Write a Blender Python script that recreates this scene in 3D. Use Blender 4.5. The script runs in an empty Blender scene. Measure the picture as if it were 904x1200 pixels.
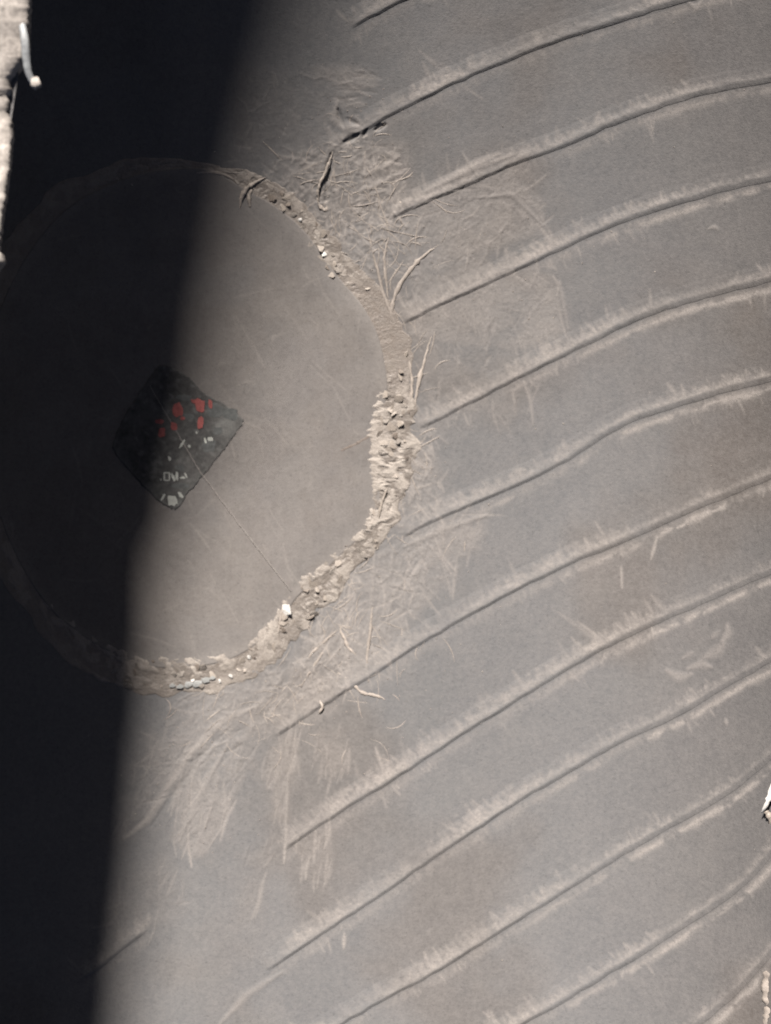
import bpy, bmesh, math, random
import numpy as np
from mathutils import Vector

# ------------------------------------------------------------------ camera, sky, sun, exposure
S = 0.0002          # metres of rubber per photo pixel at the floor of the casing
D = 0.5             # camera height above the floor of the casing
sc = bpy.context.scene
C = sc.collection
cam_d = bpy.data.cameras.new('camera'); cam = bpy.data.objects.new('camera', cam_d); C.objects.link(cam)
cam.location = (0, 0, D)
cam_d.sensor_fit = 'VERTICAL'; cam_d.sensor_height = 24
cam_d.lens = 24 * D / (1200 * S)
cam_d.clip_start = 0.01; cam_d.clip_end = 50
cam_d.dof.use_dof = True; cam_d.dof.focus_distance = 0.456; cam_d.dof.aperture_fstop = 11.0
sc.camera = cam
SUN_EL, SUN_AZ = math.radians(45), math.radians(12.3)     # azimuth measured from the top of the picture to its left
sdir = Vector((-math.cos(SUN_EL)*math.sin(SUN_AZ), math.cos(SUN_EL)*math.cos(SUN_AZ), math.sin(SUN_EL)))
w = bpy.data.worlds.new('World'); sc.world = w; w.use_nodes = True
nt = w.node_tree
sky = nt.nodes.new('ShaderNodeTexSky'); sky.sky_type = 'NISHITA'; sky.sun_disc = False
sky.sun_elevation = SUN_EL; sky.sun_rotation = -SUN_AZ; sky.air_density = .22; sky.dust_density = .8; sky.ozone_density = 0
nt.links.new(sky.outputs[0], nt.nodes['Background'].inputs[0]); nt.nodes['Background'].inputs[1].default_value = 0.05
sun_d = bpy.data.lights.new('sun', 'SUN'); sun = bpy.data.objects.new('sun', sun_d); C.objects.link(sun)
sun_d.energy = 5.0; sun_d.angle = math.radians(9); sun_d.color = (1, .93, .87)
sun.rotation_euler = (-sdir).to_track_quat('-Z', 'Y').to_euler()
sc.view_settings.view_transform = 'Standard'; sc.view_settings.look = 'None'
sc.view_settings.exposure = 2.72; sc.view_settings.gamma = 1

rng = np.random.default_rng(7); random.seed(7)

# ------------------------------------------------------------------ the shape of the casing
TILT = 0.10; XL0, RL = -0.060, 0.050; XR0, RR = 0.030, 0.070; RY, RYB = 0.285, 0.8
def base_y(y):
    a = np.minimum(np.abs(y), 0.12)
    q = np.where(np.asarray(y) > 0, RY, RYB)
    return a*a/(2*q) + np.maximum(np.abs(y) - .12, 0)*(.12/q)
def H(x, y):
    x = np.asarray(x, float); y = np.asarray(y, float)
    dl = np.clip((XL0 + TILT*y*.5) - x, 0, RL*.96); dr = np.clip(x - XR0, 0, RR*.965)
    return base_y(y) + RL - np.sqrt(RL*RL - dl*dl) + RR - np.sqrt(RR*RR - dr*dr)
def to_surface(px, py):
    """photo pixel -> point on the smooth liner"""
    sx = (np.asarray(px, float) - 452)*S; sy = (600 - np.asarray(py, float))*S
    z = np.zeros_like(sx)
    for _ in range(25):
        k = 1 - z/D
        z = .5*z + .5*H(sx*k, sy*k)
    k = 1 - z/D
    return sx*k, sy*k, z
def to_pixel(x, y, z):
    k = 1/(1 - z/D)
    return x*k/S + 452, 600 - y*k/S

# ------------------------------------------------------------------ noise + map drawing helpers (dust, scuffs, relief)
X0, Y0, X1, Y1 = -140, -140, 1050, 1340
NX, NY = X1 - X0, Y1 - Y0
GX, GY = np.meshgrid(np.arange(X0, X1) + .0, np.arange(Y0, Y1) + .0)
def sample(a, px, py):
    fx = np.clip(px - X0, 0, NX - 1.001); fy = np.clip(py - Y0, 0, NY - 1.001)
    ix = fx.astype(int); iy = fy.astype(int); u = fx - ix; v = fy - iy
    return (a[iy, ix]*(1-u)*(1-v) + a[iy, ix+1]*u*(1-v) + a[iy+1, ix]*(1-u)*v + a[iy+1, ix+1]*u*v)
def vnoise(cx, cy, rot=0.0, x=None, y=None):
    x = GX if x is None else x; y = GY if y is None else y
    c, s = math.cos(rot), math.sin(rot)
    u = (x*c + y*s)/cx; v = (-x*s + y*c)/cy
    u = u - u.min(); v = v - v.min()
    g = rng.random((int(v.max()) + 3, int(u.max()) + 3))
    iu = u.astype(int); iv = v.astype(int); fu = u - iu; fv = v - iv
    fu = fu*fu*(3 - 2*fu); fv = fv*fv*(3 - 2*fv)
    return (g[iv, iu]*(1-fu)*(1-fv) + g[iv, iu+1]*fu*(1-fv) + g[iv+1, iu]*(1-fu)*fv + g[iv+1, iu+1]*fu*fv)
def fbm(c, octv=4, asp=1.0, rot=0.0):
    t = 0; a = 1; n = 0
    for k in range(octv):
        t = t + a*vnoise(c*asp/2**k, c/2**k, rot); n += a; a *= .55
    return t/n
def ss(a, b, x):
    t = np.clip((x - a)/(b - a), 0, 1); return t*t*(3 - 2*t)
def stroke(arr, pts, wd, val, taper=True, mode='max'):
    pts = np.array(pts, float); m = wd*1.6 + 2
    x0 = max(int(pts[:,0].min() - m), X0); x1 = min(int(pts[:,0].max() + m), X1 - 1)
    y0 = max(int(pts[:,1].min() - m), Y0); y1 = min(int(pts[:,1].max() + m), Y1 - 1)
    if x1 <= x0 or y1 <= y0: return
    gx, gy = np.meshgrid(np.arange(x0, x1), np.arange(y0, y1))
    best = np.full(gx.shape, 1e9); n = len(pts) - 1; tt = np.zeros(gx.shape)
    for i in range(n):
        a, b = pts[i], pts[i+1]; d = b - a; L = max((d*d).sum(), 1e-6)
        t = np.clip(((gx - a[0])*d[0] + (gy - a[1])*d[1])/L, 0, 1)
        q = np.hypot(gx - a[0] - t*d[0], gy - a[1] - t*d[1])
        k = q < best; best = np.where(k, q, best); tt = np.where(k, (i + t)/n, tt)
    ww = wd*(.35 + .65*np.sin(np.pi*np.clip(tt, .04, .96))) if taper else wd
    v = val*np.clip(1.25 - best/ww, 0, 1)
    sl = (slice(y0 - Y0, y1 - Y0), slice(x0 - X0, x1 - X0))
    arr[sl] = np.maximum(arr[sl], v) if mode == 'max' else arr[sl] + v
def inpoly(poly, soft=6):
    """soft mask of a polygon"""
    p = np.array(poly, float); ins = np.zeros(GX.shape, bool); dist = np.full(GX.shape, 1e9)
    x0 = int(p[:,0].min()) - 40 - X0; x1 = int(p[:,0].max()) + 40 - X0; y0 = int(p[:,1].min()) - 40 - Y0; y1 = int(p[:,1].max()) + 40 - Y0
    x0, y0 = max(x0, 0), max(y0, 0)
    gx = GX[y0:y1, x0:x1] + 9*(WOB1[y0:y1, x0:x1] - .5)*2; gy = GY[y0:y1, x0:x1] + 9*(WOB2[y0:y1, x0:x1] - .5)*2
    ins = np.zeros(gx.shape, bool); dist = np.full(gx.shape, 1e9)
    for i in range(len(p)):
        a, b = p[i], p[(i+1) % len(p)]; d = b - a
        c = (a[1] > gy) != (b[1] > gy)
        with np.errstate(divide='ignore', invalid='ignore'):
            ins ^= c & (gx < (b[0]-a[0])*(gy-a[1])/(b[1]-a[1] + 1e-12) + a[0])
        t = np.clip(((gx-a[0])*d[0] + (gy-a[1])*d[1])/max((d*d).sum(), 1e-6), 0, 1)
        dist = np.minimum(dist, np.hypot(gx-a[0]-t*d[0], gy-a[1]-t*d[1]))
    out = np.zeros(GX.shape); out[y0:y1, x0:x1] = ss(-soft, soft, np.where(ins, dist, -dist)); return out
WOB1 = fbm(22, 3); WOB2 = fbm(22, 3)

# ------------------------------------------------------------------ the moulded ribs (crease line under each, in photo pixels)
RIBS = [
 [(409,36),(440,18),(490,-6),(560,-36),(640,-70)],
 [(392,176),(405,167),(430,152),(511,109),(570,82),(634,56),(745,20),(790,6),(840,-8),(904,-22),(960,-34)],
 [(452,260),(484,245),(550,217),(606,192),(646,178),(712,150),(760,131),(824,111),(904,96),(960,86)],
 [(468,382),(520,357),(550,343),(610,315),(675,285),(730,261),(783,243),(840,226),(904,211),(960,199)],
 [(488,505),(550,474),(610,443),(679,408),(730,383),(783,362),(840,346),(904,330),(960,316)],
 [(468,633),(510,611),(550,594),(605,570),(658,544),(690,524),(717,506),(750,491),(783,480),(850,459),(904,446),(960,432)],
 [(318,867),(370,833),(430,796),(500,751),(550,722),(600,695),(690,652),(740,632),(800,604),(850,583),(904,561),(960,538)],
 [(330,1000),(335,996),(400,952),(480,902),(500,889),(560,850),(625,810),(680,776),(735,747),(820,709),(904,672),(960,648)],
 [(310,1141),(370,1100),(428,1062),(500,1012),(580,958),(665,906),(730,869),(800,836),(850,806),(904,775),(960,740)],
 [(330,1245),(405,1198),(450,1172),(500,1146),(570,1103),(645,1056),(690,1027),(740,996),(800,962),(860,926),(904,889),(960,835)],
 [(540,1245),(620,1197),(670,1168),(725,1135),(765,1111),(800,1088),(838,1063),(870,1040),(904,1003),(950,945)],
 [(750,1248),(820,1201),(860,1167),(895,1130),(930,1085)],
 [(92,1152),(110,1140),(145,1112),(180,1086)],
]
def curve(pts, step=1.5):
    """smooth y(x) through the points (ribs run left to right)"""
    p = np.array(pts, float); x = np.arange(p[0,0], p[-1,0], step)
    m = np.gradient(p[:,1], p[:,0]); i = np.clip(np.searchsorted(p[:,0], x, side='right') - 1, 0, len(p) - 2)
    h = p[i+1,0] - p[i,0]; t = (x - p[i,0])/h
    y = ((2*t**3-3*t**2+1)*p[i,1] + (t**3-2*t**2+t)*h*m[i] + (-2*t**3+3*t**2)*p[i+1,1] + (t**3-t**2)*h*m[i+1])
    return x, y

# ------------------------------------------------------------------ dust and relief maps of the rubber
dust = np.zeros(GX.shape); relief = np.zeros(GX.shape); brown = np.zeros(GX.shape)
comb = vnoise(5, 5); comb2 = vnoise(2.6, 40, rot=-.5); patchy = fbm(60, 3); fine = vnoise(2.2, 2.2); med = fbm(14, 3)
for ri, r in enumerate(RIBS):
    x, y = curve(r, 1.0)
    y = np.interp(GX[0], x, y); slope = np.gradient(y)
    cosa = 1/np.sqrt(1 + slope**2)
    d = (GY - y[None,:])*cosa[None,:]
    x0, x1 = r[0][0], r[-1][0]
    along = ss(x0 - 6, x0 + 14, GX)*(1 - ss(x1 - 6, x1, GX))
    # pale dust caught along the upper flank, ragged on its outer side
    rt = ss(560, 820, GX)
    wd = (4 + 22*comb**1.5*(.3 + 1.2*patchy) + 14*(comb2 - .5))*(1 - .55*rt)
    up = ss(-wd - 11 + 2*rt, -wd*.4 - 4, d)*(1 - ss(-6 - 2*rt, -1 - 3*rt, d))
    dust = np.maximum(dust, along*up*(.06 + .9*patchy + .45*(med - .5))*(.5 + .75*fine))
    # flecks of pale dust on the lower side, stronger towards the right-hand wall
    fl = np.exp(-((d - 9 - 3*(patchy - .5))/(2.6 + 3*comb))**2)
    amt = .25 + .65*ss(560, 860, GX)
    if ri in (1, 2): amt = amt*.6
    dust = np.maximum(dust, along*fl*amt*ss(.36, .62, med + .25*(patchy - .5) + .1*ss(700, 900, GX))*(.8 + .4*fine))
    wd2 = 4 + 22*comb*patchy
    dust = np.maximum(dust, along*(d > 3)*(1 - ss(5, 8 + wd2, d))*.34*comb2)
for ri, r in enumerate(RIBS):
    x, y = curve(r, 1.0); tx, ty = np.gradient(x), np.gradient(y); i = 4
    while i < len(x) - 4:
        k = 1/math.hypot(tx[i], ty[i]); nx_, ny_ = -ty[i]*k, tx[i]*k
        am = patchy[int(np.clip(y[i], -100, 1300)) - Y0, int(x[i]) - X0]; rt_ = float(ss(560, 820, x[i]))
        am = float(ss(.32, .68, am))
        L = rng.gamma(2.2, 3.4)*(1 - .5*rt_)*(.4 + 1.2*am); lean = rng.normal(0, .35)
        a = -9 + rng.normal(0, 1.5)
        stroke(dust, [(x[i] + nx_*a, y[i] + ny_*a), (x[i] + nx_*(a - L) + lean*L, y[i] + ny_*(a - L))], rng.uniform(1.6, 3.6), rng.uniform(.12, .44)*(.4 + 1.1*am))
        if rng.random() < .6:
            L = rng.gamma(1.6, 3.2)*(.4 + 1.2*am); a = 5 + rng.normal(0, 1)
            stroke(dust, [(x[i] + nx_*a, y[i] + ny_*a), (x[i] + nx_*(a + L) + lean*L, y[i] + ny_*(a + L))], rng.uniform(1, 2.2), rng.uniform(.12, .48)*(.4 + 1.1*am))
        i += int(rng.integers(2, 5))
for x0, x1, ri, v in [(800,880,4,.9),(812,872,5,1.0),(872,900,5,.9),(775,840,6,.9),(730,760,7,.7),(600,640,4,.7),(560,600,5,.6),(640,700,9,.5),(700,770,10,.6),(840,880,10,.7),(850,890,11,.8),(560,620,2,.5)]:
    cx, cy = curve(RIBS[ri], 1.0)
    xx = x0
    while xx < x1:
        L = rng.uniform(5, 22); a = np.interp([xx, xx + L*.5, xx + L], cx, cy)
        o = rng.uniform(9, 13)
        stroke(dust, [(xx, a[0]+o), (xx+L*.5, a[1]+o+rng.uniform(-1,1)), (xx+L, a[2]+o)], rng.uniform(2, 4.5), v*rng.uniform(.6, 1)); xx += L + rng.uniform(0, 7)

# buffed zones round the patch: a dusty fill plus many short rasp strokes
ZONES = [  # polygon, fill, soft, strokes, direction (deg, image), spread, length, width, strength
 ([(365,82),(405,80),(440,90),(442,104),(405,112),(370,96)], .42, 5, 14, 4, 12, (20,50), 3, .4),
 ([(388,110),(425,112),(430,122),(398,128)], .35, 4, 6, 3, 10, (15,30), 2.5, .4),
 ([(330,185),(400,160),(470,170),(478,250),(460,310),(440,335),(395,300),(345,245),(300,215)], .34, 12, 260, 60, 55, (8,34), 2.2, .62),
 ([(300,95),(380,90),(400,140),(330,190),(270,190)], .10, 20, 50, 70, 60, (6,22), 2, .28),
 ([(470,262),(520,220),(560,185),(612,182),(632,215),(640,268),(560,300),(472,330)], .48, 5, 90, 110, 40, (10,40), 2.4, .45),
 ([(455,330),(560,300),(655,330),(668,388),(600,410),(480,400)], .50, 5, 70, 80, 25, (12,46), 3, .42),
 ([(490,400),(600,420),(625,500),(540,500),(490,520)], .24, 14, 46, 75, 20, (10,40), 2.5, .34),
 ([(455,500),(510,520),(520,560),(500,620),(450,640)], .34, 10, 90, 70, 45, (6,24), 2.6, .55),
 ([(440,636),(520,606),(575,598),(548,655),(520,690),(470,745),(430,790),(360,835),(300,850),(330,780),(400,690)], .50, 6, 190, 95, 35, (14,60), 2.6, .58),
 ([(230,800),(330,770),(420,770),(400,810),(310,860),(300,905),(240,880),(170,960),(135,985),(150,900)], .34, 12, 170, 122, 40, (10,44), 2.4, .42),
 ([(330,185),(400,160),(470,170),(478,250),(460,310),(440,335),(395,300),(345,245)], 0, 8, 30, 70, 50, (16,46), 5.5, .42),
 ([(230,800),(330,770),(440,740),(470,660),(520,620),(500,690),(400,810),(310,860),(240,900),(150,960)], 0, 8, 34, 118, 24, (26,80), 6.5, .36),
 ([(200,880),(262,860),(300,880),(268,950),(240,1000),(205,990)], .48, 4, 60, 108, 17, (14,60), 3, .42),
 ([(305,880),(345,862),(352,905),(338,960),(318,960)], .38, 4, 34, 98, 10, (18,60), 3, .45),
 ([(365,860),(405,855),(410,905),(380,910)], .26, 6, 16, 98, 10, (18,44), 3, .4),
 ([(335,985),(390,965),(388,1010),(372,1040)], .26, 6, 18, 95, 8, (14,40), 3, .4),
 ([(280,1000),(320,985),(300,1060),(278,1085)], .14, 8, 10, 110, 8, (20,50), 3, .3),
 ([(110,1060),(190,1010),(220,1060),(180,1090),(110,1130)], .18, 14, 24, 110, 30, (12,40), 3, .3),
]
grain = vnoise(3, 3)*.6 + vnoise(9, 9)*.4
fl1 = vnoise(7, 4, .7)*.55 + vnoise(3.5, 3.5)*.45; fl2 = vnoise(4, 9, .2)*.6 + vnoise(3, 3)*.4
for zi, (poly, fill, soft, n, dr, sp, ln, wd, val) in enumerate(ZONES):
    m = inpoly(poly, soft*1.7)*(.55 + .9*ss(.3, .65, patchy*.6 + med*.4)).clip(0, 1)
    fk = {2: .55, 4: .3, 5: .2, 7: .5, 8: .4, 9: .35, 12: .3}.get(zi, .12)
    fs = ss(.52, .70, np.where(med > .5, fl1, fl2))*m*fk
    dust = np.maximum(dust, fs*1.1); relief += fs*.00016
    dust = np.maximum(dust, m*fill*.72*(.45 + .55*patchy + .5*(med - .5))*(.75 + .5*grain)*1.25)
    brown = np.maximum(brown, m*.25)
    relief += m*((med - .45)*.00010 + (fine - .5)*.00003 + (grain - .5)*.00003)
    p = np.array(poly, float); k = 0
    for _ in range(n*6):
        if k >= n: break
        cx = rng.uniform(p[:,0].min(), p[:,0].max()); cy = rng.uniform(p[:,1].min(), p[:,1].max())
        if m[int(cy) - Y0, int(cx) - X0] < .35: continue
        k += 1
        a = math.radians(dr + rng.normal(0, sp)); L = rng.uniform(*ln); b = rng.normal(0, .12)*L
        dx, dy = math.cos(a)*L/2, math.sin(a)*L/2
        pts = [(cx-dx, cy-dy), (cx - dy*b/L, cy + dx*b/L), (cx+dx, cy+dy)]
        v = val*rng.uniform(.45, 1.35)*(.4 + 1.2*patchy[int(cy) - Y0, int(cx) - X0]); ww = wd*rng.uniform(.4, 1.1)
        stroke(dust, pts, ww, v)
        stroke(relief, pts, ww*.8, .00006*rng.uniform(.2, 1.4)*(1 if rng.random() < .6 else -1), mode='add')
# single scuffs and smears
for pts, wd, v in [
 ([(782,786),(796,794),(810,790)], 7, .42), ([(806,784),(822,778),(834,782)], 6, .4), ([(826,770),(840,764),(848,754)], 8, .38), ([(846,752),(854,742),(852,732)], 6, .45), ([(800,772),(812,764)], 4, .3), ([(834,748),(842,740)], 4, .3),
 ([(770,630),(766,645),(763,656)], 2.6, .8), ([(728,664),(729,690)], 2.0, .7), ([(764,736),(766,748)], 2.4, .8),
 ([(404,1094),(403,1112)], 3, .9), ([(336,972),(334,1000),(333,1012)], 2.4, .8), ([(338,900),(336,950),(334,985)], 3, .5),
 ([(830,268),(838,266),(842,270)], 3, .5), ([(808,4),(816,10),(822,2)], 4, .7), ([(850,842),(852,850)], 3, .6),
 ([(300,828),(262,843),(225,880),(196,924),(172,962),(146,982)], 7, .62), ([(330,1140),(290,1165),(258,1200)], 5, .35),
 ([(268,870),(240,920),(210,985)], 5, .5), ([(440,636),(436,690),(430,760)], 4, .55), ([(462,640),(458,680)], 3, .45),
 ([(478,540),(500,548)], 7, .8), ([(486,566),(480,590)], 5, .6), ([(500,224),(530,208),(560,190),(585,180)], 5, .7),
 ([(520,215),(560,196),(600,182)], 4, .6), ([(560,232),(600,228),(636,264)], 3, .35), ([(656,330),(666,386)], 3, .4),
 ([(614,448),(622,470),(625,498)], 3, .5), ([(600,455),(604,475)], 2.5, .5), ([(475,640),(520,620),(570,604)], 5, .5),
 ([(430,205),(450,196),(468,184)], 4, .8), ([(418,225),(440,218),(470,203)], 4, .8), ([(436,180),(424,190),(418,204)], 4, .6),
 ([(200,650),(199,690)], 2.2, .35),
 ([(395,120),(392,140),(404,150),(420,148)], 6, .55), ([(385,150),(392,170),(380,190)], 6, .5),
]:
    stroke(dust, pts, wd, v*1.0); stroke(relief, pts, wd, .00012, mode='add')
for pts, wd in [([(270,852),(232,890),(204,930),(178,968)], 4), ([(150,980),(168,960)], 4), ([(396,128),(402,148)], 3), ([(408,140),(420,146)], 4), ([(404,166),(420,158)], 5), ([(426,160),(430,152)], 3), ([(440,152),(452,146)], 4), ([(388,180),(384,205),(382,235)], 3.2)]:
    stroke(relief, pts, wd, -.0005 if pts[0][0] > 300 else -.00014, mode='add')
# faint general dustiness, larger tonal blotches and a brown cast
blotch = fbm(170, 4); b2 = fbm(46, 4); vert = vnoise(7, 90)*.5 + vnoise(3, 40)*.5
dust = np.clip(dust*(.78 + .3*fine) + .17*(b2 - .5) + .17*(blotch - .5) + .10*(med - .5) + .06*(vert - .5) + .07, 0, 1)
brown = np.clip(brown*.8 + ss(.42, .72, blotch)*.6 + .45*ss(640, 900, GX), 0, 1)
relief += (b2 - .5)*.00012 + (med - .5)*.00004
M_DUST, M_BROWN, M_REL = dust, brown, relief

# ------------------------------------------------------------------ materials
K = .26      # black rubber under a film of dust
def mat(name): m = bpy.data.materials.new(name); m.use_nodes = True; return m, m.node_tree, m.node_tree.nodes['Principled BSDF']
def node(t, ty, **kw):
    n = t.nodes.new(ty)
    for k, v in kw.items(): setattr(n, k, v)
    return n
def mix(t, fac, a, b, blend='MIX'):
    n = node(t, 'ShaderNodeMix', data_type='RGBA', blend_type=blend)
    for i, v in ((0, fac), (6, a), (7, b)):
        if hasattr(v, 'links') : t.links.new(v, n.inputs[i])
        else: n.inputs[i].default_value = v if i == 0 else (*v, 1)
    return n.outputs[2]
def math_(t, op, a, b):
    n = node(t, 'ShaderNodeMath', operation=op)
    for i, v in ((0, a), (1, b)):
        if hasattr(v, 'links'): t.links.new(v, n.inputs[i])
        else: n.inputs[i].default_value = v
    return n.outputs[0]
def noise(t, scale, detail=3, rough=.55):
    tc = t.nodes.get('obj') or node(t, 'ShaderNodeTexCoord', name='obj')
    n = node(t, 'ShaderNodeTexNoise'); n.inputs['Scale'].default_value = scale; n.inputs['Detail'].default_value = detail; n.inputs['Roughness'].default_value = rough
    t.links.new(tc.outputs['Object'], n.inputs['Vector']); return n.outputs[0]
def ramp(t, v, lo, hi):
    n = node(t, 'ShaderNodeMapRange'); n.inputs[1].default_value = lo; n.inputs[2].default_value = hi
    t.links.new(v, n.inputs[0]); return n.outputs[0]
def rubber(name, c_base, c_brown, c_dust, bump=.25, rough=.62, spec=.09):
    m, t, b = mat(name); c_base, c_brown, c_dust = [tuple(v*K for v in c) for c in (c_base, c_brown, c_dust)]
    ad = node(t, 'ShaderNodeAttribute', attribute_name='dust'); ab = node(t, 'ShaderNodeAttribute', attribute_name='brown')
    col = mix(t, ab.outputs['Fac'], c_base, c_brown)
    sp = noise(t, 900, 4, .7); col = mix(t, ramp(t, sp, .3, .75), col, mix(t, .3, col, (.075,.071,.068)))
    g = noise(t, 2600, 2, .6)
    f = math_(t, 'MULTIPLY', ad.outputs['Fac'], ramp(t, g, -.25, .75))
    col = mix(t, f, col, c_dust)
    dk = noise(t, 1700, 3, .6)
    col = mix(t, math_(t, 'MULTIPLY', ramp(t, dk, .56, .8), .45), col, (.014,.014,.014))
    t.links.new(col, b.inputs['Base Color'])
    r = math_(t, 'ADD', math_(t, 'MULTIPLY', ad.outputs['Fac'], .3), rough); t.links.new(r, b.inputs['Roughness'])
    b.inputs['Specular IOR Level'].default_value = spec*.4
    h = math_(t, 'ADD', math_(t, 'MULTIPLY', noise(t, 1500, 4, .65), 1.0), math_(t, 'MULTIPLY', g, .5))
    bp = node(t, 'ShaderNodeBump'); bp.inputs['Strength'].default_value = bump; bp.inputs['Distance'].default_value = .0003
    t.links.new(h, bp.inputs['Height']); t.links.new(bp.outputs[0], b.inputs['Normal'])
    return m
LINER = rubber('dusty_inner_rubber', (.138,.139,.142), (.104,.094,.087), (.36,.328,.302))
PATCH = rubber('patch_rubber', (.158,.149,.144), (.148,.136,.128), (.36,.33,.30), bump=.16)
CRUST = rubber('dried_cement', (.17,.145,.122), (.20,.17,.145), (.52,.47,.415), bump=.6, rough=.5, spec=.4)
BROWN = rubber('brown_cement_film', (.135,.108,.09), (.17,.14,.118), (.42,.37,.33), bump=.3)
LABEL = rubber('label_rubber', (.044,.048,.047), (.056,.053,.051), (.22,.22,.21), bump=.2, rough=.5)
def plain(name, col, rough=.6, spec=.35, vary=.3, scale=1200, bump=.3):
    m, t, b = mat(name)
    col = tuple(v*K for v in col); n = noise(t, scale, 4, .65)
    c = mix(t, ramp(t, n, .3, .72), tuple(v*(1 - vary) for v in col), tuple(min(v*(1 + vary*.6), .95) for v in col))
    t.links.new(c, b.inputs['Base Color']); b.inputs['Roughness'].default_value = rough; b.inputs['Specular IOR Level'].default_value = spec*.4
    bp = node(t, 'ShaderNodeBump'); bp.inputs['Strength'].default_value = bump; bp.inputs['Distance'].default_value = .0003
    t.links.new(n, bp.inputs['Height']); t.links.new(bp.outputs[0], b.inputs['Normal']); return m
FLAKE = plain('pale_cement_flake', (.36,.315,.27), .5)
FLAKE_W = plain('white_cement_flake', (.72,.70,.66), .35, .5, .15)
FLAKE_B = plain('bluish_cement_film', (.33,.335,.325), .35, .5, .2)
FLAKE_T = plain('tan_rubber_flake', (.22,.185,.155), .6)
SHRED = plain('pale_rubber_shred', (.40,.35,.305), .6)
SHRED_D = plain('dusty_rubber_shred', (.33,.29,.255), .6)
RED = plain('red_print', (.36,.105,.095), .5, .3, .35, 900, .2)
WHITE = plain('off_white_print', (.46,.47,.43), .5, .3, .35, 900, .2)
GREY = plain('worn_grey_print', (.105,.11,.107), .55, .3, .35, 900, .2)
EDGE = plain('cut_sidewall_rubber', (.50,.455,.41), .6, .35, .5, 600, .4)
_ = 0
CORD = plain('bluish_cord', (.38,.395,.40), .5, .4, .3, 900, .4)

# ------------------------------------------------------------------ object helpers
def link_mesh(name, v, f, material, parent=None, smooth=True, attrs=None):
    me = bpy.data.meshes.new(name); v = np.asarray(v, np.float32)
    if isinstance(f, np.ndarray):
        n, k = f.shape
        me.vertices.add(len(v)); me.vertices.foreach_set('co', v.ravel())
        me.loops.add(n*k); me.loops.foreach_set('vertex_index', f.ravel().astype(np.int32))
        me.polygons.add(n); me.polygons.foreach_set('loop_start', np.arange(0, n*k, k, dtype=np.int32))
        me.polygons.foreach_set('loop_total', np.full(n, k, np.int32))
        me.update(calc_edges=True)
    else:
        me.from_pydata([tuple(map(float, q)) for q in v], [], f); me.update()
    me.polygons.foreach_set('use_smooth', np.full(len(me.polygons), smooth, bool))
    for k, a in (attrs or {}).items():
        at = me.attributes.new(k, 'FLOAT', 'POINT'); at.data.foreach_set('value', np.asarray(a, np.float32).ravel())
    me.materials.append(material)
    o = bpy.data.objects.new(name, me); C.objects.link(o)
    if parent: o.parent = parent
    return o
def grid_faces(r, c, close=False):
    i = np.arange(r*c).reshape(r, c)
    if close: i = np.concatenate([i, i[:, :1]], 1)
    return np.stack([i[:-1,:-1].ravel(), i[:-1,1:].ravel(), i[1:,1:].ravel(), i[1:,:-1].ravel()], 1)
def thing(name, label, cat, group=None):
    o = bpy.data.objects.new(name, None); C.objects.link(o); o.empty_display_size = .02; tag(o, label, cat, group); return o
def tag(o, label, cat, group=None):
    o['label'] = label; o['category'] = cat
    if group: o['group'] = group
    return o

# ------------------------------------------------------------------ the tyre casing
tyre = thing('tyre_casing', 'open worn tyre casing seen from inside, grey dusty ribbed rubber with torn edges', 'tyre')
ST = .00026
ys = np.concatenate([np.linspace(-.20, -.128, 16)[:-1], np.arange(-.128, .128, ST), np.linspace(.128, .38, 60)])
xs = np.arange(-.0985, .0915, ST)
XX, YY = np.meshgrid(xs, ys)
ZZ = H(XX, YY)
px, py = to_pixel(XX, YY, ZZ)
ZZ = ZZ + sample(M_REL, px, py)
adust = sample(M_DUST, px, py); abrown = sample(M_BROWN, px, py)
# left sidewall: curls up and back over the floor to the cut lip
LIP_Z = .097
LIPR = [-1560, -1418, -1243, -1051, -843, -623, -397, -250, -147, -50, 0, 60, 150, 300, 340, 521, 790, 984, 1500]; LIPX = [172, 134, 90, 51, 22, 7, 9, 15, 21, 27, 30, 26, 12, -1, -5, -8, -30, -44, -80]  # outside the frame the lip's course is bent to steer its shadow
def lip_dip(row): return .012*ss(-420, 0, row)*(1 - ss(110, 330, row))      # lip lowered here to straighten the shadow it casts
def lip(y):
    y = np.asarray(y, float)
    z0 = LIP_Z + base_y(y)*.9; z = z0
    for _ in range(20):
        k = 1 - z/D; row = 600 - y/k/S; z = z0 - lip_dip(row)
        pxl = np.interp(row, LIPR, LIPX)
    return (pxl - 452)*S*k, z
th = np.radians(np.linspace(52, 156, 44))[1:]
lx, lz = lip(ys); n = len(ys)
x_c = XL0 + TILT*ys*.5
f = np.linspace(0, 1, len(th))[None,:]
ex, ez = x_c - RL*math.sin(th[-1]), base_y(ys) + RL - RL*math.cos(th[-1])
WX = x_c[:,None] - RL*np.sin(th)[None,:] + f**2*(lx - ex)[:,None]
WZ = base_y(ys)[:,None] + RL - RL*np.cos(th)[None,:] + f**2*(lz - ez)[:,None]
WX += (XX[:,0] - (x_c - RL*np.sin(math.radians(52))))[:,None]*(1-f)**3
WX, WZ = WX[:, ::-1], WZ[:, ::-1]
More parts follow.
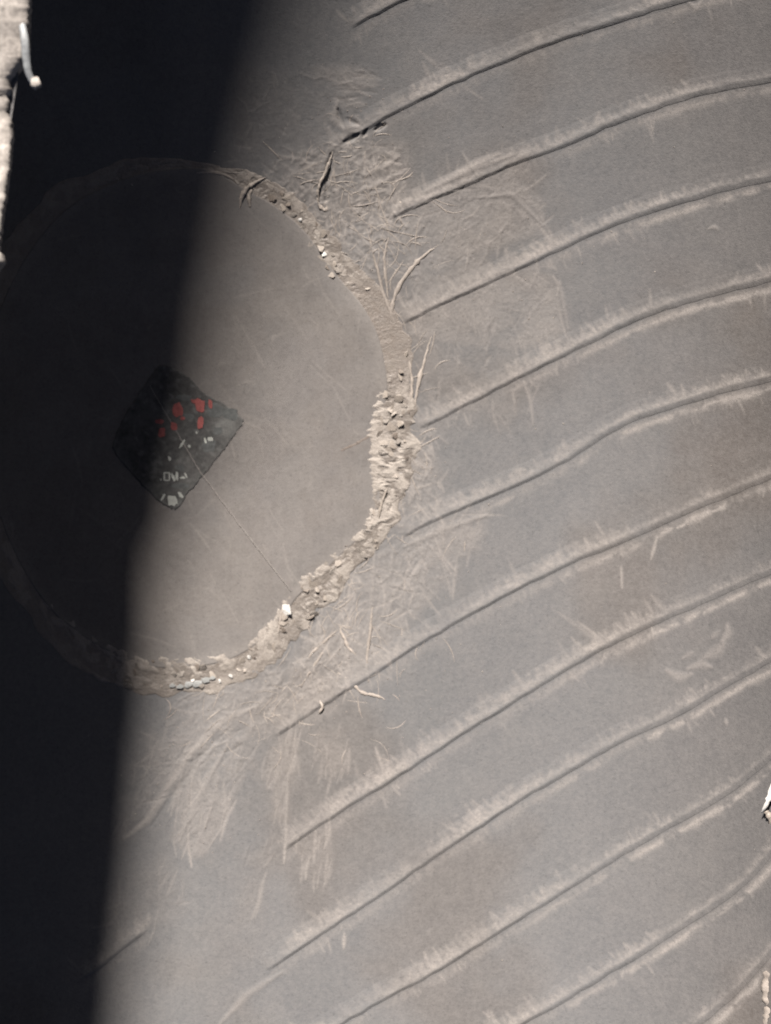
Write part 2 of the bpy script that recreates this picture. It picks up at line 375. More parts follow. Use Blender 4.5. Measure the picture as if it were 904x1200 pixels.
# right sidewall above the frame edge, its unseen height added to block sky
th2 = np.radians(np.linspace(61, 80, 14))
RX = np.tile(XR0 + RR*np.sin(th2)[None,:], (n, 1)); RZ = base_y(ys)[:,None] + RR - RR*np.cos(th2)[None,:]
up = np.linspace(0, 1, 12)[None,1:]
RX = np.concatenate([RX[:,1:], RX[:,-1:] + .012*up], 1); RZ = np.concatenate([RZ[:,1:], RZ[:,-1:] + .17*up], 1)
AX = np.concatenate([WX, XX, RX], 1); AZ = np.concatenate([WZ, ZZ, RZ], 1); AY = np.tile(ys[:,None], (1, AX.shape[1]))
pad = lambda a: np.concatenate([np.full(WX.shape, .1), a, np.full(RX.shape, .15)], 1)
link_mesh('inner_liner', np.stack([AX.ravel(), AY.ravel(), AZ.ravel()], 1), grid_faces(*AX.shape), LINER, tyre, True,
          {'dust': pad(adust), 'brown': pad(abrown)})

# ribs: raised mouldings, gentle upper flank and a steep lower one
dd = np.array([-32,-27,-23,-19,-16.5,-14,-12,-10,-8,-6.2,-4.8,-3.6,-2.8,-2.0,-1.2,-.4,.4,1.2,2.2,3.6,5.5,8.0])
prof = np.interp(dd, [-32,-25,-18,-12,-8,-5,-2.6,-1,.6,1.6,4,8], [-.14,.0,.16,.42,.68,.93,1.0,.5,.05,-.03,-.02,-.12])
rag = fbm(9, 3)*.6 + comb*.4
prof_r = np.interp(dd, [-32,-24,-14,-10,-7.5,-5,-2,.5,2,5,8], [-.14,-.02,.14,.5,.88,1.0,.72,.28,.06,.02,-.12])
for ri, r in enumerate(RIBS):
    x, y = curve(r, 1.3)
    tx = np.gradient(x); ty = np.gradient(y); L = np.hypot(tx, ty); nx, ny = -ty/L, tx/L        # n points down the picture
    wob = np.interp(np.arange(len(x)), np.arange(0, len(x) + 20, 9), rng.normal(0, .5, len(range(0, len(x) + 20, 9))))
    hv = np.interp(np.arange(len(x)), np.arange(0, len(x) + 30, 14), rng.uniform(.8, 1.2, len(range(0, len(x) + 30, 14))))
    fade = ss(0, 16, np.arange(len(x))*1.3)
    if ri == 12: fade = fade*(1 - ss(len(x) - 16, len(x) - 1, np.arange(len(x))))
    P = x[:,None] + nx[:,None]*(dd[None,:] + wob[:,None]); Q = y[:,None] + ny[:,None]*(dd[None,:] + wob[:,None])
    wx, wy, wz = to_surface(P, Q)
    hgt = .00028*(1 - .25*ss(700, 900, x))*hv*fade
    rt = ss(560, 820, x)[:,None]; pr = prof[None,:]*(1 - rt) + prof_r[None,:]*rt
    pr = pr*np.where(dd[None,:] < -5, .45 + 1.1*sample(rag, P, Q), .85 + .3*sample(rag, P, Q))
    wz = wz + pr*hgt[:,None] - .00008*(1 - fade[:,None]) + sample(M_REL, P, Q) + np.where(prof > .05, .00005, -.00004)[None,:]
    link_mesh('rib', np.stack([wx.ravel(), wy.ravel(), wz.ravel()], 1), grid_faces(*P.shape), LINER, tyre, True,
              {'dust': sample(M_DUST, P, Q), 'brown': sample(M_BROWN, P, Q)})

# cut lip of the left sidewall, pale and torn, nearer to the camera
def lip_strip(edge_px, z_of, width, drop, name, material, label, sign, thick=.004, nz=.0006):
    e = np.array(edge_px, float)
    seg = np.concatenate([[0], np.cumsum(np.hypot(*np.diff(e, axis=0).T))]); m = max(int(seg[-1]/2.5), 8)
    t = np.linspace(0, seg[-1], m); ex_ = np.interp(t, seg, e[:,0]); ey_ = np.interp(t, seg, e[:,1])
    ex_ = ex_ + rng.normal(0, .5, m)
    rows = []
    prof_ = [(0, -thick), (0, -thick*.4), (.0003, 0), (.0012, .0006), (.003, .0010), (.006, .0013), (.010, .001), (width*.8, 0), (width, -drop*.4), (width*1.05, -drop)]
    for off, dz in prof_:
        z = z_of(ey_); k = 1 - z/D
        rows.append(np.stack([(ex_ - 452)*S*k + sign*off, (600 - ey_)*S*k, z + dz + nz*min(1, off/.001 + .15)*np.interp(np.arange(m), np.arange(0, m + 12, 6), rng.normal(0, 1, len(range(0, m + 12, 6))))], 1))
    v = np.stack(rows, 1)
    o = link_mesh(name, v.reshape(-1, 3), grid_faces(m, len(prof_)), material, tyre, True); o['label'] = label; return o
def z_left(row):
    z = np.full(np.shape(row), .1)
    for _ in range(60):
        z = .6*z + .4*np.minimum(LIP_Z + base_y((600 - row)*S*(1 - z/D))*.9 - lip_dip(row), .35)
    return z + .0012
left_edge = [(172,-1560),(134,-1418),(90,-1243),(51,-1051),(22,-843),(7,-623),(9,-397),(15,-250),(21,-147),(27,-50),(35,0),(33,30),(33,55),(31,66),(26,74),(21,82),(16,88),(12,96),(14,104),(9,112),(11,122),(8,130),(12,138),(13,150),(14,158),(12,175),(10,195),(8,210),(6,228),(3,245),(1,262),(-1,280),(-2,292),(3,300),(4,306),(0,312),(-6,322),(-10,345),(-10,521),(-31,790),(-45,984),(-81,1500)]
lip_strip(left_edge, z_left, .03, .06, 'torn_edge', EDGE, 'pale ragged cut edge along the left side of the casing', -1, .003, .00035)
def z_right(row):
    a, b, c = to_surface(np.full(row.shape, 890.), row); return c + .0015
right_edge = [(925,930),(908,985),(901,1003),(903,1040),(899,1085),(900,1100),(897,1130),(893,1158),(896,1180),(895,1210),(893,1260),(892,1330)]
lip_strip(right_edge, z_right, .012, .02, 'torn_edge', plain('tan_cut_edge', (.36,.315,.275), .6, .35, .35, 700, .5), 'tan cut edge at the lower right corner of the casing', 1, .002, .0003)

def tube(name, pts, rad, material, parent=None, flat=.7, sides=7, ragged=.15, taper=False):
    """an irregular strand through 3-D points with one radius per point"""
    P = np.array(pts, float); R_ = np.array(rad, float)
    k = np.arange(len(P)); kk = np.linspace(0, len(P) - 1, max(6, 7*(len(P) - 1)))
    def cr(a):   # Catmull-Rom
        i = np.clip(kk.astype(int), 0, len(P) - 2); t = kk - i
        g = lambda j: a[np.clip(j, 0, len(P) - 1)]
        t = t.reshape(-1, *([1]*(a.ndim - 1)))
        return .5*(2*g(i) + (g(i+1)-g(i-1))*t + (2*g(i-1)-5*g(i)+4*g(i+1)-g(i+2))*t*t + (3*g(i)-g(i-1)-3*g(i+1)+g(i+2))*t**3)
    p = cr(P); r_ = np.interp(kk, k, R_)*(1 + rng.normal(0, ragged, len(kk)))
    if taper: r_ = r_*np.clip(np.sin(np.pi*np.linspace(.04, .96, len(kk)))*1.5, .15, 1); p[:, :2] += rng.normal(0, .00005, (len(kk), 2))
    tg = np.gradient(p, axis=0); tg /= np.linalg.norm(tg, axis=1)[:,None] + 1e-12
    up = np.array([.05, .05, 1.]); sd = np.cross(tg, up); sd /= np.linalg.norm(sd, axis=1)[:,None] + 1e-9; u2 = np.cross(sd, tg)
    a = np.linspace(0, 2*np.pi, sides, endpoint=False)
    V = p[:,None,:] + r_[:,None,None]*(np.cos(a)[None,:,None]*sd[:,None,:] + flat*np.sin(a)[None,:,None]*u2[:,None,:])
    F = [list(map(int, q)) for q in grid_faces(len(kk), sides, True)]
    F += [list(range(sides))[::-1], list(range((len(kk)-1)*sides, len(kk)*sides))]
    return link_mesh(name, V.reshape(-1, 3), F, material, parent)
def at(px_, py_, z):
    k = 1 - z/D; return ((px_ - 452)*S*k, (600 - py_)*S*k, z)
zl = float(z_left(np.array([60.]))[0])
o = tube('torn_strand', [at(24,20,zl+.001), at(29,45,zl+.002), at(31,68,zl+.001), at(34,86,zl), at(40,98,zl-.001)], [.0006,.0008,.0008,.0007,.0007], CORD, tyre, .5, 7, .04)
o['label'] = 'bluish torn strand hanging from the left cut edge'
o = tube('torn_strand', [at(37,97,zl), at(42,97,zl), at(47,95,zl)], [.0009,.0012,.0009], EDGE, tyre, .6, 6, .2); o['label'] = 'pale stub at the end of the hanging strand'
zr = float(z_right(np.array([940.]))[0])
o = tube('torn_strand', [at(915,905,zr+.002), at(905,925,zr+.002), at(899,942,zr+.002), at(893,952,zr+.001)], [.0008,.0007,.0006,.0002], FLAKE_W, tyre); o['label'] = 'white torn fibre sticking in at the right edge'
o = tube('torn_strand', [at(897,950,zr+.001), at(903,958,zr+.001), at(912,975,zr)], [.0005,.0009,.0011], FLAKE, tyre); o['label'] = 'frayed pale fibre under the white one at the right edge'

# ------------------------------------------------------------------ the repair patch
PAIRS = [ # inner edge, outer edge, crust
 (245,203,258,196,.25),(285,228,300,207,.5),(315,245,330,224,.5),(345,268,362,250,.5),(368,298,392,280,.6),(392,330,418,318,.5),
 (415,360,447,345,.12),(432,392,467,380,.08),(441,425,478,418,.12),(446,455,478,455,.5),(437,488,482,495,1),(434,525,484,530,1),
 (436,560,476,565,1),(437,590,467,592,.9),(425,618,452,628,.9),(400,640,425,656,.85),(368,668,398,690,.8),(342,692,372,718,.8),
 (326,715,345,745,.8),(300,744,318,775,.6),(262,765,282,798,.7),(215,772,228,810,.8),(165,768,168,811,.7),(115,745,105,785,.5),
 (60,700,40,730,.4),(15,620,-15,632,.4),(-8,520,-42,520,.4),(-5,420,-40,410,.4),(25,330,0,305,.4),(80,255,62,228,.4),(150,215,142,193,.3),(205,202,210,188,.2)]
PA = np.array(PAIRS, float)
def closed(a, m):
    q = np.concatenate([a[-2:], a, a[:3]], 0); k = np.linspace(0, len(a), m, endpoint=False)
    i = k.astype(int) + 2; t = (k - k.astype(int))[:,None]
    return .5*(2*q[i] + (q[i+1]-q[i-1])*t + (2*q[i-1]-5*q[i]+4*q[i+1]-q[i+2])*t*t + (3*q[i]-q[i-1]-3*q[i+1]+q[i+2])*t**3)
patch = thing('repair_patch', 'round grey rubber repair patch with a dark diamond label, stuck inside the casing', 'tyre patch')
PH = .0006
NB = 900; bd = closed(PA, NB); pcx, pcy = 190., 495.
rings = np.concatenate([np.linspace(0, 1, 210) ** .8, [1.004, 1.006]])
bx_, by_ = bd[:,0]*.75 + bd[:,2]*.25, bd[:,1]*.75 + bd[:,3]*.25
P = pcx + (bx_ - pcx)[None,:]*rings[:,None]; Q = pcy + (by_ - pcy)[None,:]*rings[:,None]
wx, wy, wz = to_surface(P, Q)
wz += np.concatenate([np.full(208, PH), [PH*.98, PH*.9, PH*.5, -.0002]])[:,None]
pn = sample(fbm(60, 4), P, Q); pd = np.clip(.10 + .35*(sample(fbm(90, 4), P, Q) - .45)*.7 + .2*ss(.93, 1, rings)[:,None], 0, 1)
scf = np.zeros(GX.shape)
for _ in range(170):
    cx, cy = rng.normal(250, 110), rng.normal(520, 150); a = rng.uniform(0, 6.3) if rng.random() < .5 else rng.normal(1.0, .3); L = rng.uniform(8, 60)
    stroke(scf, [(cx, cy), (cx + math.cos(a)*L*.5 + rng.normal(0, 2), cy + math.sin(a)*L*.5 + rng.normal(0, 2)), (cx + math.cos(a)*L, cy + math.sin(a)*L)], rng.uniform(.8, 2.2), rng.uniform(.05, .28))
pd = np.clip(pd + sample(scf, P, Q) + .07*(sample(vert, P, Q) - .5) + .3*(sample(fbm(24, 3), P, Q) - .5), 0, 1)
wz += sample(scf, P, Q)*.00005
pb = np.clip(ss(.35, .65, pn) + .5*ss(500, 300, np.abs(Q - 700)) - .8*(1 - ss(230, 430, Q)), 0, 1)
wz += (pn - .5)*.00012
link_mesh('patch_disc', np.stack([wx.ravel(), wy.ravel(), wz.ravel()], 1), grid_faces(*P.shape, True), PATCH, patch, True, {'dust': pd, 'brown': pb})

def raised_line(name, pts, wd, h, material, parent, dv=.6, base=PH, dip=-.00008):
    p = np.array(pts, float); seg = np.concatenate([[0], np.cumsum(np.hypot(*np.diff(p, axis=0).T))]); m = int(seg[-1]/2) + 3
    t = np.linspace(0, seg[-1], m); x = np.interp(t, seg, p[:,0]) + rng.normal(0, .15, m); y = np.interp(t, seg, p[:,1]) + rng.normal(0, .15, m)
    tx, ty = np.gradient(x), np.gradient(y); L = np.hypot(tx, ty); o_ = np.array([-1, -.5, 0, .5, 1])
    wv = wd*(.7 + .6*rng.random(m))[:,None]
    P = x[:,None] - ty[:,None]/L[:,None]*o_*wv; Q = y[:,None] + tx[:,None]/L[:,None]*o_*wv
    wx, wy, wz = to_surface(P, Q); wz = wz + base + np.array([dip, .7*h, h, .7*h, dip])
    return link_mesh(name, np.stack([wx.ravel(), wy.ravel(), wz.ravel()], 1), grid_faces(m, 5), material, parent, True,
                     {'dust': np.clip(rng.random((m, 5))*.3 + dv, 0, 1), 'brown': np.full((m, 5), .3)})
raised_line('moulded_line', [(176,452),(235,553),(288,624),(341,692)], 0.8, .00005, PATCH, patch, .4, PH + .00018, -.00022)
o = raised_line('moulded_line', [(206,590),(240,553),(287,494)], 1.5, .00012, PATCH, patch, .4)
for pts in ([(400,528),(416,521),(432,512)],):
    o = raised_line('crack', pts, 2.4, .00003, BROWN, patch, 0)

# label: a thin dark lozenge with worn print
LB = np.array([(286,492),(275,510),(262,528),(240,555),(222,577),(206,597),(185,586),(160,560),(132,525),(150,482),(172,448),(188,428),(205,432),(221,442),(240,461),(263,474)], float)
lbc = closed(np.column_stack([LB, LB, LB[:,0]*0])[:, :5], 160)[:, :2]*.45 + .55*np.array([[np.interp(k, range(17), np.append(LB[:,j], LB[0,j])) for j in (0,1)] for k in np.linspace(0, 16, 160, endpoint=False)])
lbc += rng.normal(0, .5, lbc.shape); cxy = LB.mean(0)
rr = np.concatenate([np.linspace(0, 1, 40), [1.012]])
P = cxy[0] + (lbc[:,0] - cxy[0])[None,:]*rr[:,None]; Q = cxy[1] + (lbc[:,1] - cxy[1])[None,:]*rr[:,None]
wx, wy, wz = to_surface(P, Q); lz_ = np.full(rr.shape, PH + .00015); lz_[-1] = PH - .0002
wz = wz + lz_[:,None]
ldn = sample(fbm(24, 4), P, Q)
lfn = sample(fl1, P, Q); ld = np.clip(.30*ss(.42, .7, ldn) + .5*ss(.62, .8, lfn) + .12*lfn + .55*inpoly([(247,478),(283,483),(270,500),(258,515),(245,500)], 5)[(np.clip(Q,0,1199)-Y0).astype(int), (np.clip(P,-100,903)-X0).astype(int)]*ldn + .25*ss(.93, 1, rr)[:,None]*sample(med, P, Q), 0, 1)
label = link_mesh('label', np.stack([wx.ravel(), wy.ravel(), wz.ravel()], 1), grid_faces(*P.shape, True), LABEL, patch, True, {'dust': ld, 'brown': sample(med, P, Q)})
label['label'] = 'dark lozenge label with worn red and white print'
def Z3(x, y): return 150 + x/5.318, 400 + y/5.318
def prints(name, shapes, material, text, h):
    V, F = [], []
    for cx, cy, w_, h_, sh in shapes:
        cx, cy = Z3(cx, cy); w_ /= 5.318; h_ /= 5.318; n_ = 14; b = len(V)
        for ring_ in (.0, .5, 1.):
            for k in range(n_):
                a = 2*math.pi*k/n_; q = 2.6
                rx = abs(math.cos(a))**(2/q)*math.copysign(1, math.cos(a)); ry = abs(math.sin(a))**(2/q)*math.copysign(1, math.sin(a))
                jit = 1 + (random.uniform(-.22, .16) if ring_ == 1 else 0)
                x_ = cx + w_/2*rx*ring_*jit + sh*ry*ring_*h_/2; y_ = cy + h_/2*ry*ring_*jit
                a_, b_, c_ = to_surface(np.array([x_]), np.array([y_])); V.append((a_[0], b_[0], c_[0] + PH + h))
        for r_ in range(2):
            for k in range(n_): F.append([b + r_*n_ + k, b + r_*n_ + (k+1) % n_, b + (r_+1)*n_ + (k+1) % n_, b + (r_+1)*n_ + k])
    o = link_mesh(name, V, F, material, label); o['label'] = text; return o
prints('worn_print', [(505,650,92,90,0),(640,450,100,80,.3),(380,470,80,40,0),(545,430,110,90,.2),(330,900,120,30,0),(355,350,110,40,.5),(330,790,60,40,.3),(560,560,60,50,0)], GREY, 'worn grey print on the label', .0002)
prints('red_print', [(315,425,64,92,.05),(290,532,46,58,.1),(450,398,66,84,.1),(455,508,38,82,0),(517,388,26,56,.1),(214,566,42,60,0),(200,500,50,30,.2),(420,375,50,26,.2),(345,480,30,22,0)], RED, 'red worn lettering across the upper label', .00026)
prints('white_print', [(230,842,12,52,0),(262,842,10,52,0),(246,820,40,10,0),(246,866,40,9,0),(286,848,20,46,.4),(308,838,20,58,0),(345,850,34,14,0),(364,836,12,34,.4),(280,992,62,68,.06),(332,957,26,44,.5),(222,972,18,44,-.5),(208,862,10,16,0),(262,732,18,30,.2),(340,640,18,62,-.5),(386,655,18,18,.3),(516,610,36,24,.1),(485,620,14,40,.2),(430,570,10,16,0)], WHITE, 'off white worn characters at the lower end of the label', .00026)

# dried cement rim round the patch
NR, NC = 1500, 36
bd = closed(PA, NR); u = np.linspace(0, 1, NC)
u2 = (-.12 + 1.24*u)
jx = np.interp(np.arange(NR), np.arange(0, NR+8, 3), rng.normal(0, 1, len(range(0, NR+8, 3))))
jo = np.interp(np.arange(NR), np.arange(0, NR+12, 6), rng.normal(0, 1, len(range(0, NR+12, 6))))
dx, dy = bd[:,2]-bd[:,0], bd[:,3]-bd[:,1]
long0 = vnoise(13, 50, 0, np.arange(NR)[None,:]+.0, np.zeros((1,NR)))[0]; long00 = vnoise(21, 50, 0, np.arange(NR)[None,:]+.0, np.zeros((1,NR)))[0]
e0 = jx*.03 + (long0 - .5)*.09; e1 = 1 + jo*.035 + (long00 - .5)*.26
uu = e0[:,None] + (e1 - e0)[:,None]*u2[None,:]
P = bd[:,0:1] + dx[:,None]*uu; Q = bd[:,1:2] + dy[:,None]*uu
crust = np.clip(bd[:,4], 0, 1)
wx, wy, wz = to_surface(P, Q)
lump2 = sample(vnoise(5, 5), P, Q); lump3 = sample(vnoise(10, 10), P, Q)
gi, gj = np.meshgrid(np.arange(NR) + .0, np.arange(NC) + .0, indexing='ij')
long1 = vnoise(17, 9, .06, gi, gj); long2 = vnoise(8, 5, -.1, gi, gj); long3 = vnoise(44, 12, 0, gi, gj); long4 = vnoise(3.5, 2.5, .3, gi, gj)
ridge = 1 - np.abs(2*long1 - 1)
shape = np.clip(np.sin(np.pi*u), 0, 1)[None,:]**.6
cr = crust[:,None]
plate = ss(.47, .52, long2*.45 + lump3*.4 + long4*.15)                       # broken plates with sharp little edges
hh = shape*(.00016 + cr*(.00010 + .00022*ridge*long3*1.5 + .00020*plate*(.4 + long3) + .00010*(lump2 - .4) + .00003*(long4 - .5)))
wz = wz + hh + PH*(1 - ss(.1, .6, u))[None,:]*.6 - .00018*((u < .02) | (u > .98))[None,:]
crk = cr*ss(.16, .05, np.abs(long2 - .5)*1.2 + .25*(1 - long3))
hh = hh - crk*shape*.00030
wz = wz - crk*shape*.00030
cd = np.clip(cr*.72*(-.05 + .75*plate*(.2 + 1.3*long3)*(.6 + .7*long4) + .45*(ridge - .5)*long3 + .35*(lump2 - .4) + .22*(lump3 > .62)), 0, 1)
link_mesh('cement_rim', np.stack([wx.ravel(), wy.ravel(), wz.ravel()], 1),
          np.concatenate([grid_faces(NR, NC), np.stack([np.arange(NC-1) + (NR-1)*NC, np.arange(1, NC) + (NR-1)*NC, np.arange(1, NC), np.arange(NC-1)], 1)]),
          CRUST, patch, True, {'dust': cd, 'brown': 1 - crust[:,None] + 0*cd})
rim = patch.children[-1] if False else bpy.data.objects['cement_rim']

# flakes of dried cement standing on the rim: sub-parts, sharing a few meshes
def flake_mesh(mat_, seed, flat):
    r0 = random.Random(seed); bm = bmesh.new(); bmesh.ops.create_icosphere(bm, subdivisions=1, radius=1)
    pw = r0.uniform(.45, .8)
    for v in bm.verts:
        rag = r0.uniform(.62, 1.3); z_ = math.copysign(abs(v.co.z)**pw, v.co.z)
        v.co = Vector((v.co.x*rag, v.co.y*rag*.85, z_*flat*r0.uniform(.55, 1.1)))
    me = bpy.data.meshes.new('flake'); bm.to_mesh(me); bm.free(); me.materials.append(mat_)
    me.attributes.new('dust', 'FLOAT', 'POINT').data.foreach_set('value', np.full(len(me.vertices), r0.uniform(.3, .8), np.float32)); return me
FM = {k: [flake_mesh(m_, 10*i + j, fl) for j in range(5)] for i, (k, m_, fl) in enumerate((('p', FLAKE, .13), ('w', FLAKE_W, .3), ('t', FLAKE_T, .13), ('b', FLAKE_B, .2), ('c', CRUST, .14)))}
def flake(px_, py_, size, kind, lift=.0006, ang=None, asp=1.0):
    a_, b_, c_ = to_surface(np.array([px_]), np.array([py_]))
    o = bpy.data.objects.new('flake', random.choice(FM[kind])); C.objects.link(o); o.parent = rim
    o.location = (a_[0], b_[0], c_[0] + lift)
    o.rotation_euler = (random.uniform(-.5, .5), random.uniform(-.5, .5), random.uniform(0, 6.28) if ang is None else ang)
    s = size*S*.5; o.scale = (s*asp, s, s); return o
for q in [(335,714,20,'w'),(331,722,18,'p'),(450,516,15,'p'),(461,521,16,'p'),(455,528,13,'p'),(458,500,14,'p'),(468,496,12,'p'),(447,508,13,'p'),(452,492,11,'c'),(464,510,10,'t'),(459,532,8,'p'),(466,468,15,'p'),(450,462,12,'p'),(470,436,8,'t'),
          (388,321,11,'p'),(396,316,10,'c'),(392,310,10,'p'),(385,314,8,'t'),(380,298,9,'w'),(377,290,12,'p'),(318,232,12,'t'),(332,243,10,'p'),(344,252,9,'c'),(338,240,8,'t'),(352,258,6,'w'),
          (271,792,6,'w'),(258,798,5,'w'),(284,775,10,'p'),(221,802,12,'b'),(231,801,13,'b'),(211,804,10,'b'),(241,797,11,'b'),(203,803,8,'b'),(226,795,9,'p'),(237,804,8,'c'),(249,794,8,'b'),(226,797,6,'w'),(292,770,6,'w'),(368,686,14,'p'),(396,660,12,'p'),(440,600,12,'p'),(447,575,6,'p'),(372,690,9,'p')]:
    o = flake(*q, lift=.00055 if q[3] != 'b' else .0006)
    if q[3] == 'w': o['label'] = 'white glinting cement flake'
    if q[3] == 'b': o['label'] = 'bluish white smear of dried cement'; o.rotation_euler = (0, 0, .1); o.scale = (o.scale.x, o.scale.y*.8, o.scale.z*.35)
k = 0
while k < 120:
    i = rng.integers(0, NR)
    if rng.random() > crust[i] or bd[i,0] < 120: continue
    f_ = rng.uniform(.02, .98); k += 1
    flake(bd[i,0] + dx[i]*f_, bd[i,1] + dy[i]*f_, rng.uniform(4, 12)*(.7 + .4*crust[i]), random.choice('ppccct'), lift=rng.uniform(.0002, .0005)*(.4 + .7*crust[i]), asp=rng.uniform(.8, 1.6))

# ------------------------------------------------------------------ loose shreds of buffed rubber
def shred(pts, rad, lift, label, material=SHRED, group='rubber shreds round the patch', flat=.7):
    p = np.array(pts, float); a_, b_, c_ = to_surface(p[:,0], p[:,1])
    base = Vector((a_[0], b_[0], c_[0]))
    P3 = [(x - base.x, y - base.y, z - base.z + l) for x, y, z, l in zip(a_, b_, c_, np.array(lift)*(.05 if max(lift) < .00085 else .45))]
    o = tube('rubber_shred', P3, np.array(rad)*S*.85, material, None, .4 if max(lift) < .00085 else flat, 7, .22, True); o.location = base
    tag(o, label, 'rubber shred', group); return o
mm = .001
shred([(459,382),(460,358),(470,332),(490,306),(514,287)], [1.5,2.6,3,2.6,1.6], [.3*mm,.6*mm,.7*mm,.6*mm,.3*mm], 'curved pale shred arching up right from the start of the fourth rib', SHRED_D)
shred([(466,384),(452,352),(443,318),(436,290),(430,268)], [2,2.2,2.4,2,1.2], [.4*mm,.6*mm,.6*mm,.5*mm,.3*mm], 'straight pale shred leaning left above the brown smooth part of the rim', SHRED_D)
shred([(456,352),(452,325),(451,298),(458,272)], [1.2,2,2,1], [.3*mm,.6*mm,.5*mm,.3*mm], 'short upright shred beside the curved one', SHRED_D)
shred([(481,482),(483,455),(481,428),(475,402)], [1.8,2.2,2,1], [.4*mm,.7*mm,.7*mm,.4*mm], 'thin upright shred hugging the right rim of the patch')
shred([(486,476),(490,452),(497,425),(506,392)], [2.2,2.6,2.2,1], [.4*mm,.8*mm,.8*mm,.4*mm], 'thicker shred slanting up right from the right rim')
shred([(374,236),(373,226),(376,214),(381,204),(386,190),(390,178)], [2.2,2,2,1.8,1.8,1], [.5*mm,1.2*mm,1.6*mm,1.4*mm,1.2*mm,.6*mm], 'looped shred standing up over a dark slit above the patch')
shred([(372,232),(376,242),(382,246),(384,238)], [1.6,2.4,2.6,1.2], [.6*mm,.8*mm,.8*mm,.6*mm], 'small bent shred at the lower end of the dark slit')
shred([(282,246),(283,234),(289,222),(300,214),(312,208)], [2.4,3.2,3,2.6,1.6], [1.2*mm,1.6*mm,1.6*mm,1.2*mm,.6*mm], 'hooked shred drooping over the top edge of the patch, nearest the shadow')
shred([(294,244),(292,232),(296,220)], [2.2,2.4,1.6], [1.4*mm,1.5*mm,1.2*mm], 'stubby second finger of the hooked shred on the top edge')
shred([(206,206),(240,202),(262,205),(280,214)], [1.2,2.2,2.4,1.4], [.5*mm,.8*mm,.9*mm,.6*mm], 'thin shred at the top of the patch running into the shadow', SHRED_D)
shred([(462,250),(467,242),(472,234)], [1.2,2.4,1.6], [.3*mm,.8*mm,.6*mm], 'short bright nick of rubber at the start of the third rib')
shred([(396,788),(412,800),(425,812),(440,815),(452,820)], [1.8,2.4,2.4,2.8,1.6], [.3*mm,.8*mm,.8*mm,.6*mm,.3*mm], 'forked pale shred lying across the seventh rib below the patch', SHRED)
shred([(398,736),(404,748),(408,758),(418,768)], [1.5,2.4,2.4,1.2], [.3*mm,.7*mm,.7*mm,.3*mm], 'kinked shred below the lower right rim of the patch', SHRED)
shred([(346,790),(362,770),(380,752),(397,737)], [1.2,1.8,1.8,1.2], [.3*mm,.6*mm,.6*mm,.3*mm], 'long straight shred slanting up to the kinked one', SHRED_D)
shred([(352,806),(366,784),(382,760)], [1,1.8,1], [.3*mm,.5*mm,.3*mm], 'thin straight shred just under the long slanting one', SHRED_D)
shred([(432,800),(430,775),(434,740),(438,700)], [1.4,2,2,1], [.3*mm,.5*mm,.5*mm,.3*mm], 'tall upright shred rising from the seventh rib', SHRED_D)
shred([(374,820),(378,828),(374,836)], [1.5,2.4,1.4], [.5*mm,1.2*mm,.6*mm], 'tiny dark edged crumb standing on the seventh rib', SHRED)
shred([(454,572),(450,583),(446,596),(444,610)], [1.8,1.6,1.8,1.2], [2.0*mm,2.0*mm,1.8*mm,1.4*mm], 'bright sliver standing on the right crust of the rim', FLAKE)
shred([(352,722),(358,730),(364,736)], [1.2,2.6,1.2], [.5*mm,.8*mm,.5*mm], 'stubby shred beside the white glint on the lower right rim', SHRED)
shred([(332,712),(328,730),(326,744)], [2,1.4,1], [1.4*mm,1.2*mm,.8*mm], 'pale splinter hanging from the white glint on the rim', SHRED)

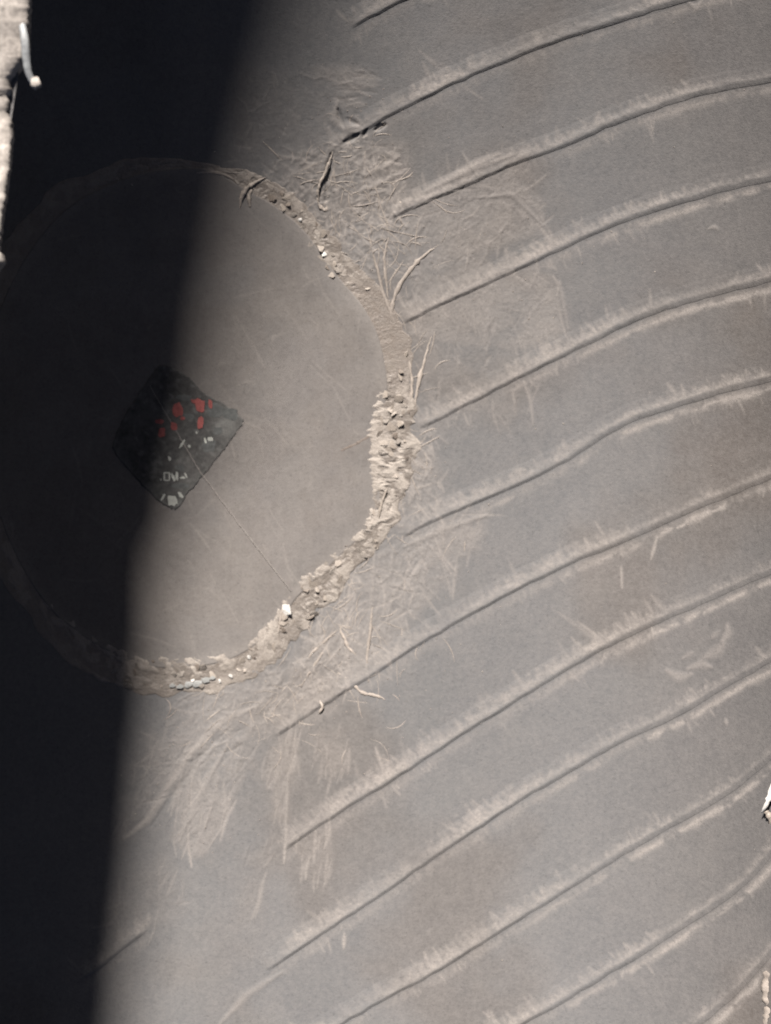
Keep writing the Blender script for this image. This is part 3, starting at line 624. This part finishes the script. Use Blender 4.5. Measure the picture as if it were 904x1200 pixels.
# tangled fine fibres nobody could count
V, F = [], []
for (cx, cy), (sx_, sy_), n_ in [((415,235),(38,48),120),((452,300),(22,50),50),((480,470),(14,60),45),((400,745),(55,45),90),((300,830),(60,30),50),((470,580),(16,40),40)]:
    for _ in range(n_):
        x_, y_ = rng.normal(cx, sx_), rng.normal(cy, sy_); a = rng.uniform(0, 6.3); L = rng.uniform(12, 46); cv = rng.normal(0, .9)
        if math.hypot((x_-190)/262, (y_-495)/292) < 1.02: continue
        t = np.linspace(0, 1, 7); an = a + cv*t; xx = x_ + np.cumsum(np.cos(an))*L/7; yy = y_ + np.cumsum(np.sin(an))*L/7
        a_, b_, c_ = to_surface(xx, yy); h_ = sample(M_REL, xx, yy) + rng.uniform(-.00002, .00014)*np.sin(np.pi*t)**.5; w_ = S*rng.uniform(.3, .8)*np.sin(np.pi*(.08 + .84*t))
        nx_, ny_ = np.sin(an), np.cos(an); b = len(V)
        for i in range(7):
            V += [(a_[i] - nx_[i]*w_[i], b_[i] - ny_[i]*w_[i], c_[i] + h_[i] - w_[i]*.5), (a_[i], b_[i], c_[i] + h_[i] + w_[i]*.6), (a_[i] + nx_[i]*w_[i], b_[i] + ny_[i]*w_[i], c_[i] + h_[i] - w_[i]*.5)]
        for i in range(6): F += [[b + 3*i, b + 3*i + 1, b + 3*i + 4, b + 3*i + 3], [b + 3*i + 1, b + 3*i + 2, b + 3*i + 5, b + 3*i + 4]]
o = link_mesh('rubber_fibres', V, F, SHRED_D, None, True); tag(o, 'tangle of fine pale rubber fibres left by buffing, just outside the patch rim', 'rubber fibres'); o['kind'] = 'stuff'
# fine crumbs nobody could count
V, F = [], []
CZ = [((400,250),(60,60),160),((470,500),(24,70),110),((450,700),(60,70),110),((340,800),(60,30),110),((240,900),(50,60),80),((560,320),(60,60),60),((420,140),(30,20),40),((650,600),(170,340),70)]
for (cx, cy), (sx_, sy_), n_ in CZ:
    for _ in range(n_):
        x_, y_ = rng.normal(cx, sx_), rng.normal(cy, sy_)
        if math.hypot((x_-190)/255, (y_-495)/290) < 1: continue
        a_, b_, c_ = to_surface(np.array([x_]), np.array([y_])); r_ = S*rng.uniform(.4, 1.25); b = len(V)
        rel = sample(M_REL, np.array([x_]), np.array([y_]))[0]
        for k in range(6):
            an = k*math.pi/3; rr_ = r_*rng.uniform(.5, 1.3); V.append((a_[0] + rr_*math.cos(an), b_[0] + rr_*math.sin(an), c_[0] + rel - r_*.2))
        V.append((a_[0] + r_*rng.uniform(-.3, .3), b_[0], c_[0] + rel + r_*rng.uniform(.4, 1)))
        F += [[b + k, b + (k+1) % 6, b + 6] for k in range(6)]
o = link_mesh('rubber_crumbs', V, F, SHRED_D, None, False); tag(o, 'fine pale rubber crumbs scattered over the ribbed liner round the patch', 'rubber crumbs'); o['kind'] = 'stuff'
